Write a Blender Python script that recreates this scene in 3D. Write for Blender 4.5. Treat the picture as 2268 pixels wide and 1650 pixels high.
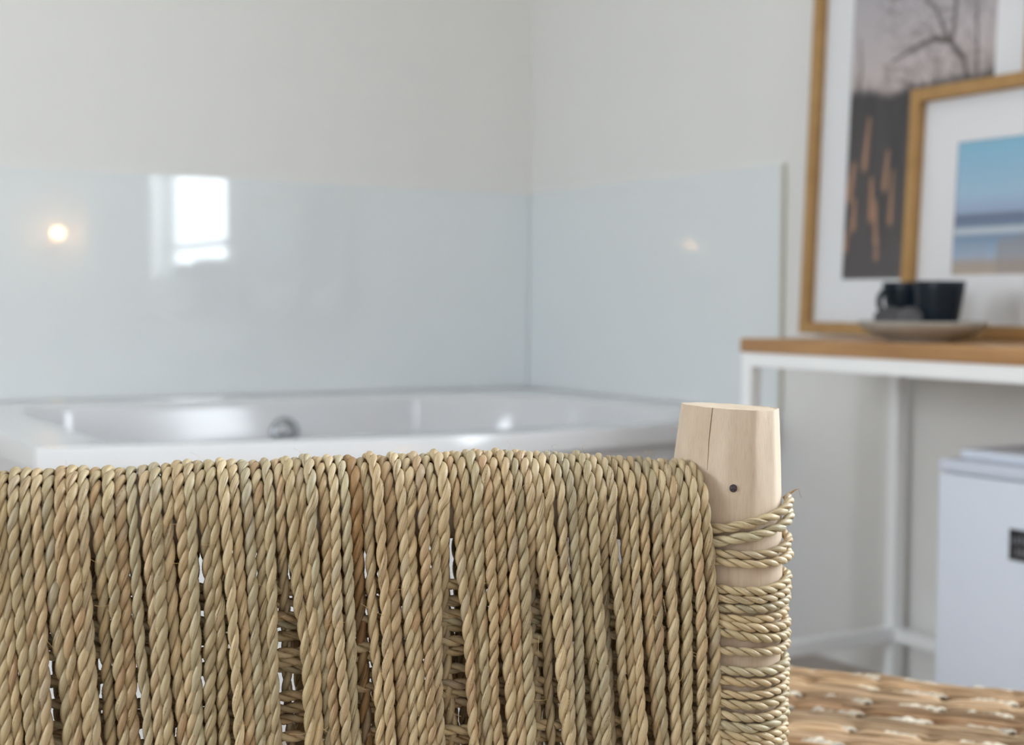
import bpy, bmesh, math, random
import numpy as np
from mathutils import Matrix, Vector, noise as mnoise

rnd = random.Random(7)
rng = np.random.default_rng(11)
PI = math.pi
for o in list(bpy.data.objects):
    bpy.data.objects.remove(o, do_unlink=True)
S = bpy.context.scene
COL = S.collection

# ------------------------------------------------------------------ camera
F_PX, YAW, PITCH, ROLL, CAM_H = 3178.06, 0.529600252, 0.0482099906, 0.00709780757, 0.82
fw = np.array([math.sin(YAW) * math.cos(PITCH), math.cos(YAW) * math.cos(PITCH), -math.sin(PITCH)])
rt = np.array([math.cos(YAW), -math.sin(YAW), 0.0])
up = np.cross(rt, fw)
r2 = rt * math.cos(ROLL) + up * math.sin(ROLL)
u2 = -rt * math.sin(ROLL) + up * math.cos(ROLL)
cd = bpy.data.cameras.new('camera')
cam = bpy.data.objects.new('camera', cd)
COL.objects.link(cam)
cam.matrix_world = Matrix(((r2[0], u2[0], -fw[0], 0), (r2[1], u2[1], -fw[1], 0), (r2[2], u2[2], -fw[2], CAM_H), (0, 0, 0, 1)))
cd.sensor_width = 36
cd.sensor_fit = 'HORIZONTAL'
cd.lens = F_PX / 2268 * 36
cd.clip_start = 0.02
cd.dof.use_dof = True
cd.dof.focus_distance = 0.775
cd.dof.aperture_fstop = 8.0
S.camera = cam

# ------------------------------------------------------------------ world, daylight, exposure
w = bpy.data.worlds.new('world')
S.world = w
w.use_nodes = True
SKY = 22.5
bg = w.node_tree.nodes['Background']
bg.inputs[0].default_value = (0.855, 0.94, 1.0, 1)
bg.inputs[1].default_value = SKY
# portals: daylight comes in through the window openings (they only guide sampling)
def portal(name, loc, rot, sx, sy):
    l = bpy.data.lights.new(name, 'AREA')
    l.shape = 'RECTANGLE'
    l.size, l.size_y = sx, sy
    l.cycles.is_portal = True
    o = bpy.data.objects.new(name, l)
    o.location, o.rotation_euler = loc, rot
    COL.objects.link(o)
S.view_settings.view_transform = 'Standard'
S.view_settings.look = 'None'
S.view_settings.gamma = 1
S.view_settings.use_curve_mapping = False
S.view_settings.exposure = 0.0
S.cycles.max_bounces = 10
S.cycles.diffuse_bounces = 6
S.cycles.sample_clamp_indirect = 60
S.cycles.caustics_refractive = False
S.cycles.caustics_reflective = False

# ------------------------------------------------------------------ helpers
def s2l(c):
    c = np.asarray(c, float) / 255.0
    return np.where(c <= 0.04045, c / 12.92, ((c + 0.055) / 1.055) ** 2.4)

def mat(name, col, rough=0.5, metal=0.0, spec=0.5, noise=None, bump=0.0, bscale=60, coat=0.0, emit=None, stretch=(1, 1, 1), col2=None, nscale=8, aspect='Object'):
    m = bpy.data.materials.new(name)
    m.use_nodes = True
    nt = m.node_tree
    b = nt.nodes['Principled BSDF']
    c = tuple(s2l(col)) + (1,)
    b.inputs['Base Color'].default_value = c
    b.inputs['Roughness'].default_value = rough
    b.inputs['Metallic'].default_value = metal
    b.inputs['Specular IOR Level'].default_value = spec
    if coat:
        b.inputs['Coat Weight'].default_value = coat
        b.inputs['Coat Roughness'].default_value = 0.02
        b.inputs['Coat IOR'].default_value = 1.5
    if emit:
        b.inputs['Emission Color'].default_value = tuple(s2l(emit[0])) + (1,)
        b.inputs['Emission Strength'].default_value = emit[1]
    if col2 is not None or bump:
        tc = nt.nodes.new('ShaderNodeTexCoord')
        mp = nt.nodes.new('ShaderNodeMapping')
        mp.inputs['Scale'].default_value = stretch
        nt.links.new(tc.outputs[aspect], mp.inputs['Vector'])
        if col2 is not None:
            n = nt.nodes.new('ShaderNodeTexNoise')
            n.inputs['Scale'].default_value = nscale
            n.inputs['Detail'].default_value = 5
            nt.links.new(mp.outputs[0], n.inputs['Vector'])
            mx = nt.nodes.new('ShaderNodeMix')
            mx.data_type = 'RGBA'
            rp = nt.nodes.new('ShaderNodeMapRange')
            rp.inputs['From Min'].default_value = 0.3
            rp.inputs['From Max'].default_value = 0.7
            nt.links.new(n.outputs['Fac'], rp.inputs['Value'])
            nt.links.new(rp.outputs[0], mx.inputs['Factor'])
            mx.inputs['A'].default_value = c
            mx.inputs['B'].default_value = tuple(s2l(col2)) + (1,)
            nt.links.new(mx.outputs['Result'], b.inputs['Base Color'])
        if bump:
            n2 = nt.nodes.new('ShaderNodeTexNoise')
            n2.inputs['Scale'].default_value = bscale
            n2.inputs['Detail'].default_value = 4
            nt.links.new(mp.outputs[0], n2.inputs['Vector'])
            bp = nt.nodes.new('ShaderNodeBump')
            bp.inputs['Strength'].default_value = bump
            bp.inputs['Distance'].default_value = 0.002
            nt.links.new(n2.outputs['Fac'], bp.inputs['Height'])
            nt.links.new(bp.outputs[0], b.inputs['Normal'])
    return m

def vcol_mat(name, rough=0.6, spec=0.4):
    m = bpy.data.materials.new(name)
    m.use_nodes = True
    nt = m.node_tree
    b = nt.nodes['Principled BSDF']
    a = nt.nodes.new('ShaderNodeAttribute')
    a.attribute_name = 'tint'
    nt.links.new(a.outputs['Color'], b.inputs['Base Color'])
    b.inputs['Roughness'].default_value = rough
    b.inputs['Specular IOR Level'].default_value = spec
    return m

def pane_mat(name, ior=1.45, tint=(1, 1, 1)):
    m = bpy.data.materials.new(name)
    m.use_nodes = True
    nt = m.node_tree
    for n in list(nt.nodes):
        nt.nodes.remove(n)
    out = nt.nodes.new('ShaderNodeOutputMaterial')
    tr = nt.nodes.new('ShaderNodeBsdfTransparent')
    tr.inputs[0].default_value = (*tint, 1)
    gl = nt.nodes.new('ShaderNodeBsdfGlossy')
    gl.inputs['Roughness'].default_value = 0.0
    fr = nt.nodes.new('ShaderNodeFresnel')
    # same reflectance on both faces of the thin pane: undo the node's inversion at the back face
    ge = nt.nodes.new('ShaderNodeNewGeometry')
    mr = nt.nodes.new('ShaderNodeMapRange')
    mr.inputs['To Min'].default_value = ior
    mr.inputs['To Max'].default_value = 1 / ior
    nt.links.new(ge.outputs['Backfacing'], mr.inputs['Value'])
    nt.links.new(mr.outputs[0], fr.inputs['IOR'])
    mx = nt.nodes.new('ShaderNodeMixShader')
    nt.links.new(fr.outputs[0], mx.inputs[0])
    nt.links.new(tr.outputs[0], mx.inputs[1])
    nt.links.new(gl.outputs[0], mx.inputs[2])
    nt.links.new(mx.outputs[0], out.inputs[0])
    return m

def link(name, me, m=None, parent=None, smooth=False):
    o = bpy.data.objects.new(name, me)
    COL.objects.link(o)
    if m is not None:
        me.materials.append(m)
    if parent is not None:
        o.parent = parent
    if smooth:
        me.polygons.foreach_set('use_smooth', np.ones(len(me.polygons), bool))
    return o

def from_bm(name, bm, m=None, parent=None, smooth=False, auto=None):
    me = bpy.data.meshes.new(name)
    bmesh.ops.recalc_face_normals(bm, faces=bm.faces[:])
    bm.to_mesh(me)
    bm.free()
    o = link(name, me, m, parent, smooth)
    if auto is not None:
        me.polygons.foreach_set('use_smooth', np.ones(len(me.polygons), bool))
        me.set_sharp_from_angle(angle=math.radians(auto))
    return o

def from_arrays(name, V, Fq, m=None, parent=None, smooth=True, color=None, uv=None):
    me = bpy.data.meshes.new(name)
    V = np.asarray(V, np.float32)
    Fq = np.asarray(Fq, np.int32)
    me.vertices.add(len(V))
    me.vertices.foreach_set('co', V.ravel())
    me.loops.add(Fq.size)
    me.loops.foreach_set('vertex_index', Fq.ravel())
    me.polygons.add(len(Fq))
    k = Fq.shape[1]
    me.polygons.foreach_set('loop_start', np.arange(len(Fq), dtype=np.int32) * k)
    if color is not None:
        at = me.attributes.new('tint', 'FLOAT_COLOR', 'POINT')
        at.data.foreach_set('color', np.c_[color, np.ones(len(color))].astype(np.float32).ravel())
    if uv is not None:
        at = me.attributes.new('lay', 'FLOAT_VECTOR', 'POINT')
        at.data.foreach_set('vector', np.asarray(uv, np.float32).ravel())
    me.update(calc_edges=True)
    me.validate()
    return link(name, me, m, parent, smooth)

def bx(bm, lo, hi, bev=0.0, seg=2):
    r = bmesh.ops.create_cube(bm, size=1)
    vs = r['verts']
    for v in vs:
        v.co = Vector([lo[i] + (v.co[i] + 0.5) * (hi[i] - lo[i]) for i in range(3)])
    if bev:
        es = list({e for v in vs for e in v.link_edges})
        bmesh.ops.bevel(bm, geom=es, offset=bev, segments=seg, affect='EDGES', profile=0.5)

def box(name, lo, hi, m, parent=None, bev=0.0, seg=2):
    bm = bmesh.new()
    bx(bm, lo, hi, bev, seg)
    return from_bm(name, bm, m, parent, auto=40 if bev else None)

def lathe(bm, prof, n=40, c=(0, 0, 0), axis=None, cap=True):
    rings = []
    M = Matrix.Identity(3)
    if axis is not None:
        M = Vector((0, 0, 1)).rotation_difference(Vector(axis)).to_matrix()
    c = Vector(c)
    for r, z in prof:
        if r < 1e-6:
            rings.append([bm.verts.new(c + M @ Vector((0, 0, z)))])
        else:
            rings.append([bm.verts.new(c + M @ Vector((r * math.cos(2 * PI * i / n), r * math.sin(2 * PI * i / n), z))) for i in range(n)])
    for a, b in zip(rings, rings[1:]):
        for i in range(n):
            j = (i + 1) % n
            q = []
            for v in (a[i % len(a)], a[j % len(a)], b[j % len(b)], b[i % len(b)]):
                if v not in q:
                    q.append(v)
            if len(q) > 2:
                bm.faces.new(q)
    if cap:
        for rg in (rings[0], rings[-1]):
            if len(rg) > 2:
                bm.faces.new(rg)

def tube_bm(bm, pts, rad, n=10):
    pts = [Vector(p) for p in pts]
    t0 = (pts[1] - pts[0]).normalized()
    nrm = t0.orthogonal().normalized()
    rings = []
    for i, p in enumerate(pts):
        t = (pts[min(i + 1, len(pts) - 1)] - pts[max(i - 1, 0)]).normalized()
        nrm = (nrm - t * nrm.dot(t)).normalized()
        bn = t.cross(nrm)
        r = rad[i] if hasattr(rad, '__len__') else rad
        rings.append([bm.verts.new(p + (nrm * math.cos(2 * PI * k / n) + bn * math.sin(2 * PI * k / n)) * r) for k in range(n)])
    for a, b in zip(rings, rings[1:]):
        for k in range(n):
            bm.faces.new((a[k], a[(k + 1) % n], b[(k + 1) % n], b[k]))
    bm.faces.new(rings[0])
    bm.faces.new(rings[-1])

def empty(name, loc, rz=0.0):
    o = bpy.data.objects.new(name, None)
    o.empty_display_size = 0.05
    o.location = loc
    o.rotation_euler = (0, 0, rz)
    COL.objects.link(o)
    return o

def tag(o, label=None, cat=None, group=None, kind=None):
    if label: o['label'] = label
    if cat: o['category'] = cat
    if group: o['group'] = group
    if kind: o['kind'] = kind
    return o

def struct(o, label=None):
    o['kind'] = 'structure'
    if label: o['label'] = label
    return o

# ------------------------------------------------------------------ materials
M = {}
M['wall'] = mat('wall_paint', (231, 230, 228), 0.85, spec=0.2, bump=0.05, bscale=300)
M['ceil'] = mat('ceiling_paint', (236, 236, 234), 0.9, spec=0.2)
M['floor'] = mat('floor_tile', (160, 148, 136), 0.35, col2=(172, 160, 148), nscale=3, bump=0.03)
M['skirt'] = mat('skirting_paint', (226, 225, 222), 0.5)
M['glassback'] = mat('back_painted_glass', (227, 232, 234), 0.04, spec=0.55, coat=0.35)
M['glass_edge'] = mat('glass_edge', (202, 200, 188), 0.3)
M['acrylic'] = mat('bath_acrylic', (221, 221, 224), 0.10, spec=0.42)
M['chrome'] = mat('chrome', (168, 170, 174), 0.12, metal=1.0)
M['white_metal'] = mat('white_powder_coat', (247, 248, 250), 0.35)
M['oak'] = mat('table_oak', (190, 145, 96), 0.42, col2=(162, 118, 74), stretch=(14, 1.2, 14), nscale=4, bump=0.06, bscale=40)
M['frame_oak'] = mat('frame_oak', (182, 143, 90), 0.5, col2=(166, 126, 74), stretch=(6, 6, 6), nscale=4)
M['mat_board'] = mat('mat_board', (246, 246, 250), 0.9, spec=0.1)
M['backing'] = mat('frame_backing', (120, 104, 84), 0.9)
M['pane'] = pane_mat('picture_glass')
M['win_pane'] = pane_mat('window_glass')
M['fridge'] = mat('fridge_enamel', (216, 222, 235), 0.3)
M['fridge_trim'] = mat('fridge_trim', (206, 213, 228), 0.35)
M['seal'] = mat('rubber_seal', (120, 124, 132), 0.6)
M['black'] = mat('black_print', (26, 26, 28), 0.5)
M['label_ink'] = mat('label_ink', (120, 120, 128), 0.6)
M['navy'] = mat('navy_glaze', (8, 22, 34), 0.38, spec=0.3)
M['stoneware'] = mat('stoneware', (174, 171, 165), 0.45, col2=(160, 157, 151), nscale=30)
M['pod'] = mat('dark_pod', (38, 36, 40), 0.35)
M['pod_lid'] = mat('grey_foil_lid', (84, 82, 86), 0.4, metal=0.4)
M['nail'] = mat('nail_steel', (98, 88, 92), 0.5, metal=0.6, bump=0.6, bscale=900, col2=(58, 50, 54), nscale=700)
M['dark_plastic'] = mat('dark_plastic', (42, 43, 46), 0.4)
M['bulb'] = mat('bulb_glow', (255, 220, 180), 0.5, emit=((255, 200, 138), 130))
M['brass'] = mat('brass', (170, 140, 90), 0.3, metal=1.0)
M['rough_wood'] = mat('rough_wood', (190, 160, 130), 0.7, col2=(170, 138, 108), stretch=(30, 30, 2), nscale=4)
M['dark_wood'] = mat('dark_wood', (92, 70, 50), 0.8)
M['jute'] = vcol_mat('jute_fibre', 0.75, 0.25)
M['print'] = vcol_mat('paper_print', 0.6, 0.2)
M['print'].node_tree.nodes['Principled BSDF'].inputs['Specular IOR Level'].default_value = 0.1

# seagrass: tint per vertex, fibre streaks and fold lines along each ply
def rope_material():
    m = vcol_mat('twisted_seagrass', 0.46, 0.5)
    nt = m.node_tree
    N, L = nt.nodes, nt.links
    b = N['Principled BSDF']
    a = [n for n in N if n.type == 'ATTRIBUTE'][0]
    lay = N.new('ShaderNodeAttribute')
    lay.attribute_name = 'lay'
    def mapped(sc):
        mp = N.new('ShaderNodeMapping')
        mp.inputs['Scale'].default_value = sc
        L.new(lay.outputs['Vector'], mp.inputs['Vector'])
        return mp
    def nz(sc, scale, detail=3, dist=0.0):
        n = N.new('ShaderNodeTexNoise')
        n.inputs['Scale'].default_value = scale
        n.inputs['Detail'].default_value = detail
        n.inputs['Distortion'].default_value = dist
        L.new(mapped(sc).outputs[0], n.inputs['Vector'])
        return n
    def rng_(src, a0, a1, b0, b1):
        r = N.new('ShaderNodeMapRange')
        r.inputs['From Min'].default_value, r.inputs['From Max'].default_value = a0, a1
        r.inputs['To Min'].default_value, r.inputs['To Max'].default_value = b0, b1
        L.new(src, r.inputs['Value'])
        return r.outputs[0]
    def math_(op, x, y=None):
        n = N.new('ShaderNodeMath')
        n.operation = op
        for i, q in enumerate((x, y)):
            if q is None: continue
            if isinstance(q, (int, float)): n.inputs[i].default_value = q
            else: L.new(q, n.inputs[i])
        return n.outputs[0]
    streak = nz((45, 3.4, 3.4), 1.0, 4)              # long fine fibres
    fold = nz((24, 2.1, 2.1), 1.0, 0, 0.0)          # a few folds of the leaf
    fold_d = math_('ABSOLUTE', math_('SUBTRACT', fold.outputs['Fac'], 0.5))
    fold_line = rng_(fold_d, 0.006, 0.036, 1.0, 0.0)
    patch = nz((45, 0.6, 0.6), 1.0, 2)
    fold_on = rng_(patch.outputs['Fac'], 0.48, 0.58, 0.0, 1.0)
    fmask = math_('MULTIPLY', fold_line, fold_on)
    blotch = nz((120, 0.9, 0.9), 1.0, 3)
    hs = N.new('ShaderNodeHueSaturation')
    L.new(a.outputs['Color'], hs.inputs['Color'])
    v = math_('MULTIPLY', rng_(streak.outputs['Fac'], 0.3, 0.7, 0.91, 1.07), rng_(blotch.outputs['Fac'], 0.3, 0.7, 0.86, 1.1))
    L.new(v, hs.inputs['Value'])
    mx = N.new('ShaderNodeMix')
    mx.data_type = 'RGBA'
    L.new(math_('MULTIPLY', fmask, 0.62), mx.inputs['Factor'])
    L.new(hs.outputs[0], mx.inputs['A'])
    mx.inputs['B'].default_value = (*s2l((116, 84, 50)), 1)
    L.new(mx.outputs['Result'], b.inputs['Base Color'])
    bp = N.new('ShaderNodeBump')
    bp.inputs['Strength'].default_value = 0.6
    bp.inputs['Distance'].default_value = 0.0005
    L.new(math_('SUBTRACT', math_('MULTIPLY', streak.outputs['Fac'], 0.5), fmask), bp.inputs['Height'])
    L.new(bp.outputs[0], b.inputs['Normal'])
    return m
M['rope'] = rope_material()

def post_material():
    m = mat('peeled_pale_wood', (224, 204, 180), 0.68, spec=0.25)
    nt = m.node_tree
    N, L = nt.nodes, nt.links
    b = N['Principled BSDF']
    tc = N.new('ShaderNodeTexCoord')
    def nz(sc, scale, det):
        mp = N.new('ShaderNodeMapping')
        mp.inputs['Scale'].default_value = sc
        L.new(tc.outputs['Object'], mp.inputs['Vector'])
        n = N.new('ShaderNodeTexNoise')
        n.inputs['Scale'].default_value = scale
        n.inputs['Detail'].default_value = det
        L.new(mp.outputs[0], n.inputs['Vector'])
        return n.outputs['Fac']
    grain = nz((1, 1, 0.035), 1500, 3)
    broad = nz((1, 1, 0.25), 45, 3)
    r1 = N.new('ShaderNodeValToRGB')
    r1.color_ramp.elements[0].position = 0.34
    r1.color_ramp.elements[0].color = (*s2l((193, 173, 152)), 1)
    r1.color_ramp.elements[1].position = 0.6
    r1.color_ramp.elements[1].color = (*s2l((207, 190, 170)), 1)
    L.new(broad, r1.inputs[0])
    r2_ = N.new('ShaderNodeValToRGB')
    r2_.color_ramp.elements[0].position = 0.33
    r2_.color_ramp.elements[0].color = (0.90, 0.87, 0.84, 1)
    r2_.color_ramp.elements[1].position = 0.52
    r2_.color_ramp.elements[1].color = (1, 1, 1, 1)
    L.new(grain, r2_.inputs[0])
    mx = N.new('ShaderNodeMix')
    mx.data_type = 'RGBA'
    mx.blend_type = 'MULTIPLY'
    mx.inputs['Factor'].default_value = 0.8
    L.new(r1.outputs[0], mx.inputs['A'])
    L.new(r2_.outputs[0], mx.inputs['B'])
    L.new(mx.outputs['Result'], b.inputs['Base Color'])
    bp = N.new('ShaderNodeBump')
    bp.inputs['Strength'].default_value = 0.25
    bp.inputs['Distance'].default_value = 0.0004
    L.new(grain, bp.inputs['Height'])
    L.new(bp.outputs[0], b.inputs['Normal'])
    return m
M['post'] = post_material()
M['crack'] = mat('crack_dark', (92, 62, 40), 0.9)

# ------------------------------------------------------------------ room shell
XR, YB, XL, YF, ZC = 2.31, 3.84, -2.9, -2.1, 2.7
T = 0.16
struct(box('floor', (XL - T, YF - T, -0.1), (XR + T, YB + T, 0), M['floor']), 'brown grey tiled floor')
struct(box('ceiling', (XL - T, YF - T, ZC), (XR + T, YB + T, ZC + 0.1), M['ceil']), 'white ceiling')
struct(box('wall_back', (XL - T, YB, 0), (XR + T, YB + T, ZC), M['wall']), 'white wall behind the bath')

def wall_with_hole(name, axis, pos, out, lo, hi, h0, h1, label):
    """wall in the plane axis=pos growing outward by T, with one opening (h0..h1 along, and in z)"""
    bm = bmesh.new()
    o = pos + out * T
    a, b = min(pos, o), max(pos, o)
    def add(s0, s1, z0, z1):
        if s1 - s0 < 1e-4 or z1 - z0 < 1e-4: return
        if axis == 0: bx(bm, (a, s0, z0), (b, s1, z1))
        else: bx(bm, (s0, a, z0), (s1, b, z1))
    (s0, z0), (s1, z1) = h0, h1
    add(lo, s0, 0, ZC)
    add(s1, hi, 0, ZC)
    add(s0, s1, 0, z0)
    add(s0, s1, z1, ZC)
    return struct(from_bm(name, bm, M['wall']), label)

W1 = ((-0.27, 0.945), (0.994, 2.15))
W2 = ((0.3, 0.9), (1.4, 2.05))
wall_with_hole('wall_right', 0, XR, 1, YF, YB, W1[0], W1[1], 'white wall behind the console table')
wall_with_hole('wall_left', 0, XL, -1, YF, YB, W2[0], W2[1], 'white wall left of the room')
struct(box('wall_front', (XL - T, YF - T, 0), (XR + T, YF, ZC), M['wall']), 'white wall behind the viewer')

def window(name, axis, pos, out, h, bar_z=None, mull=None, label=''):
    (s0, z0), (s1, z1) = h
    e = empty(name, ((pos, (s0 + s1) / 2, z0) if axis == 0 else ((s0 + s1) / 2, pos, z0)))
    struct(e, label)
    L0 = Vector(e.location)
    d0, d1 = pos + out * 0.105, pos + out * 0.145
    fr = 0.035
    def bar(n, a, b, za, zb, dd0=d0, dd1=d1, m=M['white_metal']):
        lo = (min(dd0, dd1), a, za) if axis == 0 else (a, min(dd0, dd1), za)
        hi = (max(dd0, dd1), b, zb) if axis == 0 else (b, max(dd0, dd1), zb)
        return box(n, Vector(lo) - L0, Vector(hi) - L0, m, e)
    bar('window_frame', s0, s0 + fr, z0, z1)
    bar('window_frame', s1 - fr, s1, z0, z1)
    bar('window_frame', s0 + fr, s1 - fr, z0, z0 + fr)
    bar('window_frame', s0 + fr, s1 - fr, z1 - fr, z1)
    if bar_z: bar('glazing_bar', s0 + fr, s1 - fr, bar_z - 0.015, bar_z + 0.015)
    if mull:
        for q in mull: bar('mullion', q - 0.02, q + 0.02, z0 + fr, z1 - fr)
    c = (d0 + d1) / 2
    bar('window_glass', s0 + fr, s1 - fr, z0 + fr, z1 - fr, c - 0.003, c + 0.003, M['win_pane'])
    wd, ht = s1 - s0, z1 - z0
    if axis == 0:
        portal('portal_' + name, (pos + out * 0.15, (s0 + s1) / 2, (z0 + z1) / 2), (PI / 2, 0, PI / 2 if out > 0 else -PI / 2), wd, ht)
    else:
        portal('portal_' + name, ((s0 + s1) / 2, pos + out * 0.15, (z0 + z1) / 2), (PI / 2, 0, 0 if out < 0 else PI), wd, ht)
window('window_1', 0, XR, 1, W1, 1.117, None, 'white framed window in the console wall')
window('window_2', 0, XL, -1, W2, None, (0.9,), 'white framed window left of the room')


# splashback glass
e = box('glass_splashback', (0.5, YB - 0.0065, 0.561), (XR - 0.007, YB - 0.0005, 1.158), M['glassback'], None, 0.001, 1)
tag(e, 'pale blue back-painted glass panel on the wall behind the bath', 'splashback', 'splashback glass panels')
e = box('glass_splashback', (XR - 0.0065, 2.657, 0.561), (XR - 0.0005, YB - 0.007, 1.158), M['glassback'], None, 0.001, 1)
ed = box('polished_edge', (XR - 0.0125, 2.6505, 0.561), (XR - 0.0005, 2.6565, 1.158), M['glass_edge'], e)
tag(e, 'pale blue glass panel ending beside the console table', 'splashback', 'splashback glass panels')

# ------------------------------------------------------------------ bath
def build_bath():
    x0, x1, yb, zr = 0.547, XR - 0.004, YB - 0.004, 0.559
    e = empty('bathtub', ((x0 + x1) / 2, 3.2, 0))
    tag(e, 'white built-in spa bath with a gently bowed front panel', 'bath')
    cx, cy = e.location.x, e.location.y
    # bowed front edge: smooth curve through a few measured points
    FXS = np.linspace(x0, x1, 81)
    FYS = np.interp(FXS, [0.547, 0.80, 1.129, 1.30, 1.46, 1.687, 1.989, 2.15, 2.306], [2.593, 2.545, 2.494, 2.470, 2.465, 2.490, 2.550, 2.60, 2.655])
    kk = np.ones(13) / 13
    FYS = np.convolve(np.r_[FYS[0] + (FYS[0] - FYS[6:0:-1]), FYS, FYS[-1] + (FYS[-1] - FYS[-2:-8:-1])], kk, 'valid')
    def front(x):
        return float(np.interp(x, FXS, FYS))
    def outer(ins=0.0, n=160):
        P = []
        for i in range(61):
            x = x0 + (x1 - x0) * i / 60
            xx = x0 + ins + (x1 - x0 - ins) * i / 60
            P.append((xx, front(x) + ins))
        for i in range(1, 30): P.append((x1, front(x1) + ins + (yb - front(x1) - ins) * i / 30))
        for i in range(61): P.append((x1 + (x0 + ins - x1) * i / 60, yb))
        for i in range(1, 30): P.append((x0 + ins, yb + (front(x0) + ins - yb) * i / 30))
        return P
    O = outer()
    OI = outer(0.022)
    # basin outline by angle through the same directions
    ix0, ix1, iy0, iyb = 0.70, 2.15, 2.60, 3.635
    icx, icy = 1.42, 3.10
    def sdf(x, y, g):
        """signed distance to a rounded rectangle with its own radius at each corner, offset by g"""
        right, backs = x > (ix0 + ix1) / 2, y > (iy0 + iyb) / 2
        rad = 0.40 if (right and backs) else (0.34 if right else 0.16)
        hx_, hy_ = (ix1 - ix0) / 2, (iyb - iy0) / 2
        qx = abs(x - (ix0 + ix1) / 2) - hx_ + rad
        if backs: y += 0.0105 * (x - 1.45) ** 2
        qy = abs(y - (iy0 + iyb) / 2) - hy_ + rad
        return min(max(qx, qy), 0) + math.hypot(max(qx, 0), max(qy, 0)) - rad - g
    def inner(p, grow=0.0):
        dx, dy = p[0] - icx, p[1] - icy
        lo_, hi_ = 0.05, 1.2
        for _ in range(30):
            k = (lo_ + hi_) / 2
            if sdf(icx + dx * k, icy + dy * k, grow) > 0: hi_ = k
            else: lo_ = k
        return (icx + dx * lo_, icy + dy * lo_)
    n = len(O)
    # shell: deck + fascia + basin as one mesh
    rings = []
    rings.append([(p[0], p[1], zr - 0.042) for p in O])
    rings.append([(p[0], p[1], zr - 0.008) for p in O])
    rings.append([(p[0] + (icx - p[0]) * 0.004, p[1] + (icy - p[1]) * 0.006, zr) for p in O])
    prof = [(0.016, 0.0), (0.006, -0.002), (0.0, -0.008), (-0.004, -0.022), (-0.018, -0.12), (-0.033, -0.22), (-0.048, -0.32), (-0.075, -0.385), (-0.13, -0.42), (-0.20, -0.435)]
    for g, dz in prof:
        rings.append([(*inner(p, g), zr + dz) for p in O])
    V = [(x - cx, y - cy, z) for rg in rings for x, y, z in rg]
    Fq = []
    for k in range(len(rings) - 1):
        for i in range(n):
            j = (i + 1) % n
            Fq.append((k * n + i, k * n + j, (k + 1) * n + j, (k + 1) * n + i))
    me = bpy.data.meshes.new('rim_and_basin')
    me.from_pydata(V, [], Fq + [tuple(range((len(rings) - 1) * n, len(rings) * n))])
    o = link('rim_and_basin', me, M['acrylic'], e, True)
    me.set_sharp_from_angle(angle=math.radians(50))
    # panels below the rim, set back a little
    V, Fq = [], []
    for z in (0.0, zr - 0.042):
        V += [(p[0] - cx, p[1] - cy, z) for p in OI]
    for i in range(n):
        j = (i + 1) % n
        Fq.append((i, j, n + j, n + i))
    me = bpy.data.meshes.new('bath_panel')
    me.from_pydata(V, [], Fq)
    o = link('bath_panel', me, M['acrylic'], e, True)
    me.set_sharp_from_angle(angle=math.radians(50))
    # chrome overflow on the far inner wall
    ox, oy, oz = 1.415, 3.623, 0.470
    bm = bmesh.new()
    lathe(bm, [(0.0, 0.012), (0.03, 0.011), (0.038, 0.006), (0.04, 0.0)], 40, (ox - cx, oy - cy, oz), (0, -1, 0.12))
    ov = from_bm('overflow_plate', bm, M['chrome'], e, auto=40)
    bm = bmesh.new()
    lathe(bm, [(0.018, 0.0), (0.022, 0.012), (0.021, 0.03), (0.016, 0.034), (0.0, 0.035)], 32, (ox - cx - 0.012, oy - cy - 0.01, oz), (-0.25, -1, 0.1))
    k = from_bm('overflow_knob', bm, M['chrome'], ov, auto=40)
    return e
build_bath()

# ------------------------------------------------------------------ console table
CX0, CX1, CY0, CY1, CZ = 1.846, 2.285, 1.07, 2.252, 0.754
ct = empty('console_table', ((CX0 + CX1) / 2, (CY0 + CY1) / 2, 0))
tag(ct, 'narrow console table with oak top on a thin white metal frame', 'table')
def loc(e, p): return Vector(p) - Vector(e.location)
def pbox(name, e, lo, hi, m, bev=0.0, seg=2, parent=None):
    return box(name, loc(e, lo), loc(e, hi), m, parent or e, bev, seg)
tw = 0.029
pbox('table_top', ct, (CX0, CY0, CZ - 0.028), (CX1, CY1, CZ), M['oak'], 0.004)
zt0 = CZ - 0.028
for x in (CX0 + 0.002, CX1 - tw - 0.002):
    for y in (CY0 + 0.004, CY1 - tw - 0.004):
        pbox('leg', ct, (x, y, 0), (x + tw, y + tw, zt0), M['white_metal'], 0.002, 1)
for x in (CX0 + 0.002, CX1 - tw - 0.002):
    pbox('rail', ct, (x, CY0 + 0.004 + tw, zt0 - tw), (x + tw, CY1 - tw - 0.004, zt0), M['white_metal'], 0.002, 1)
for y in (CY0 + 0.004, CY1 - tw - 0.004):
    pbox('rail', ct, (CX0 + 0.002 + tw, y, zt0 - tw), (CX1 - tw - 0.002, y + tw, zt0), M['white_metal'], 0.002, 1)
    pbox('stretcher', ct, (CX0 + 0.002 + tw, y, 0.099), (CX1 - tw - 0.002, y + tw, 0.128), M['white_metal'], 0.002, 1)
pbox('stretcher', ct, (CX1 - tw - 0.002, CY0 + 0.004 + tw, 0.099), (CX1 - 0.002, CY1 - tw - 0.004, 0.128), M['white_metal'], 0.002, 1)

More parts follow.
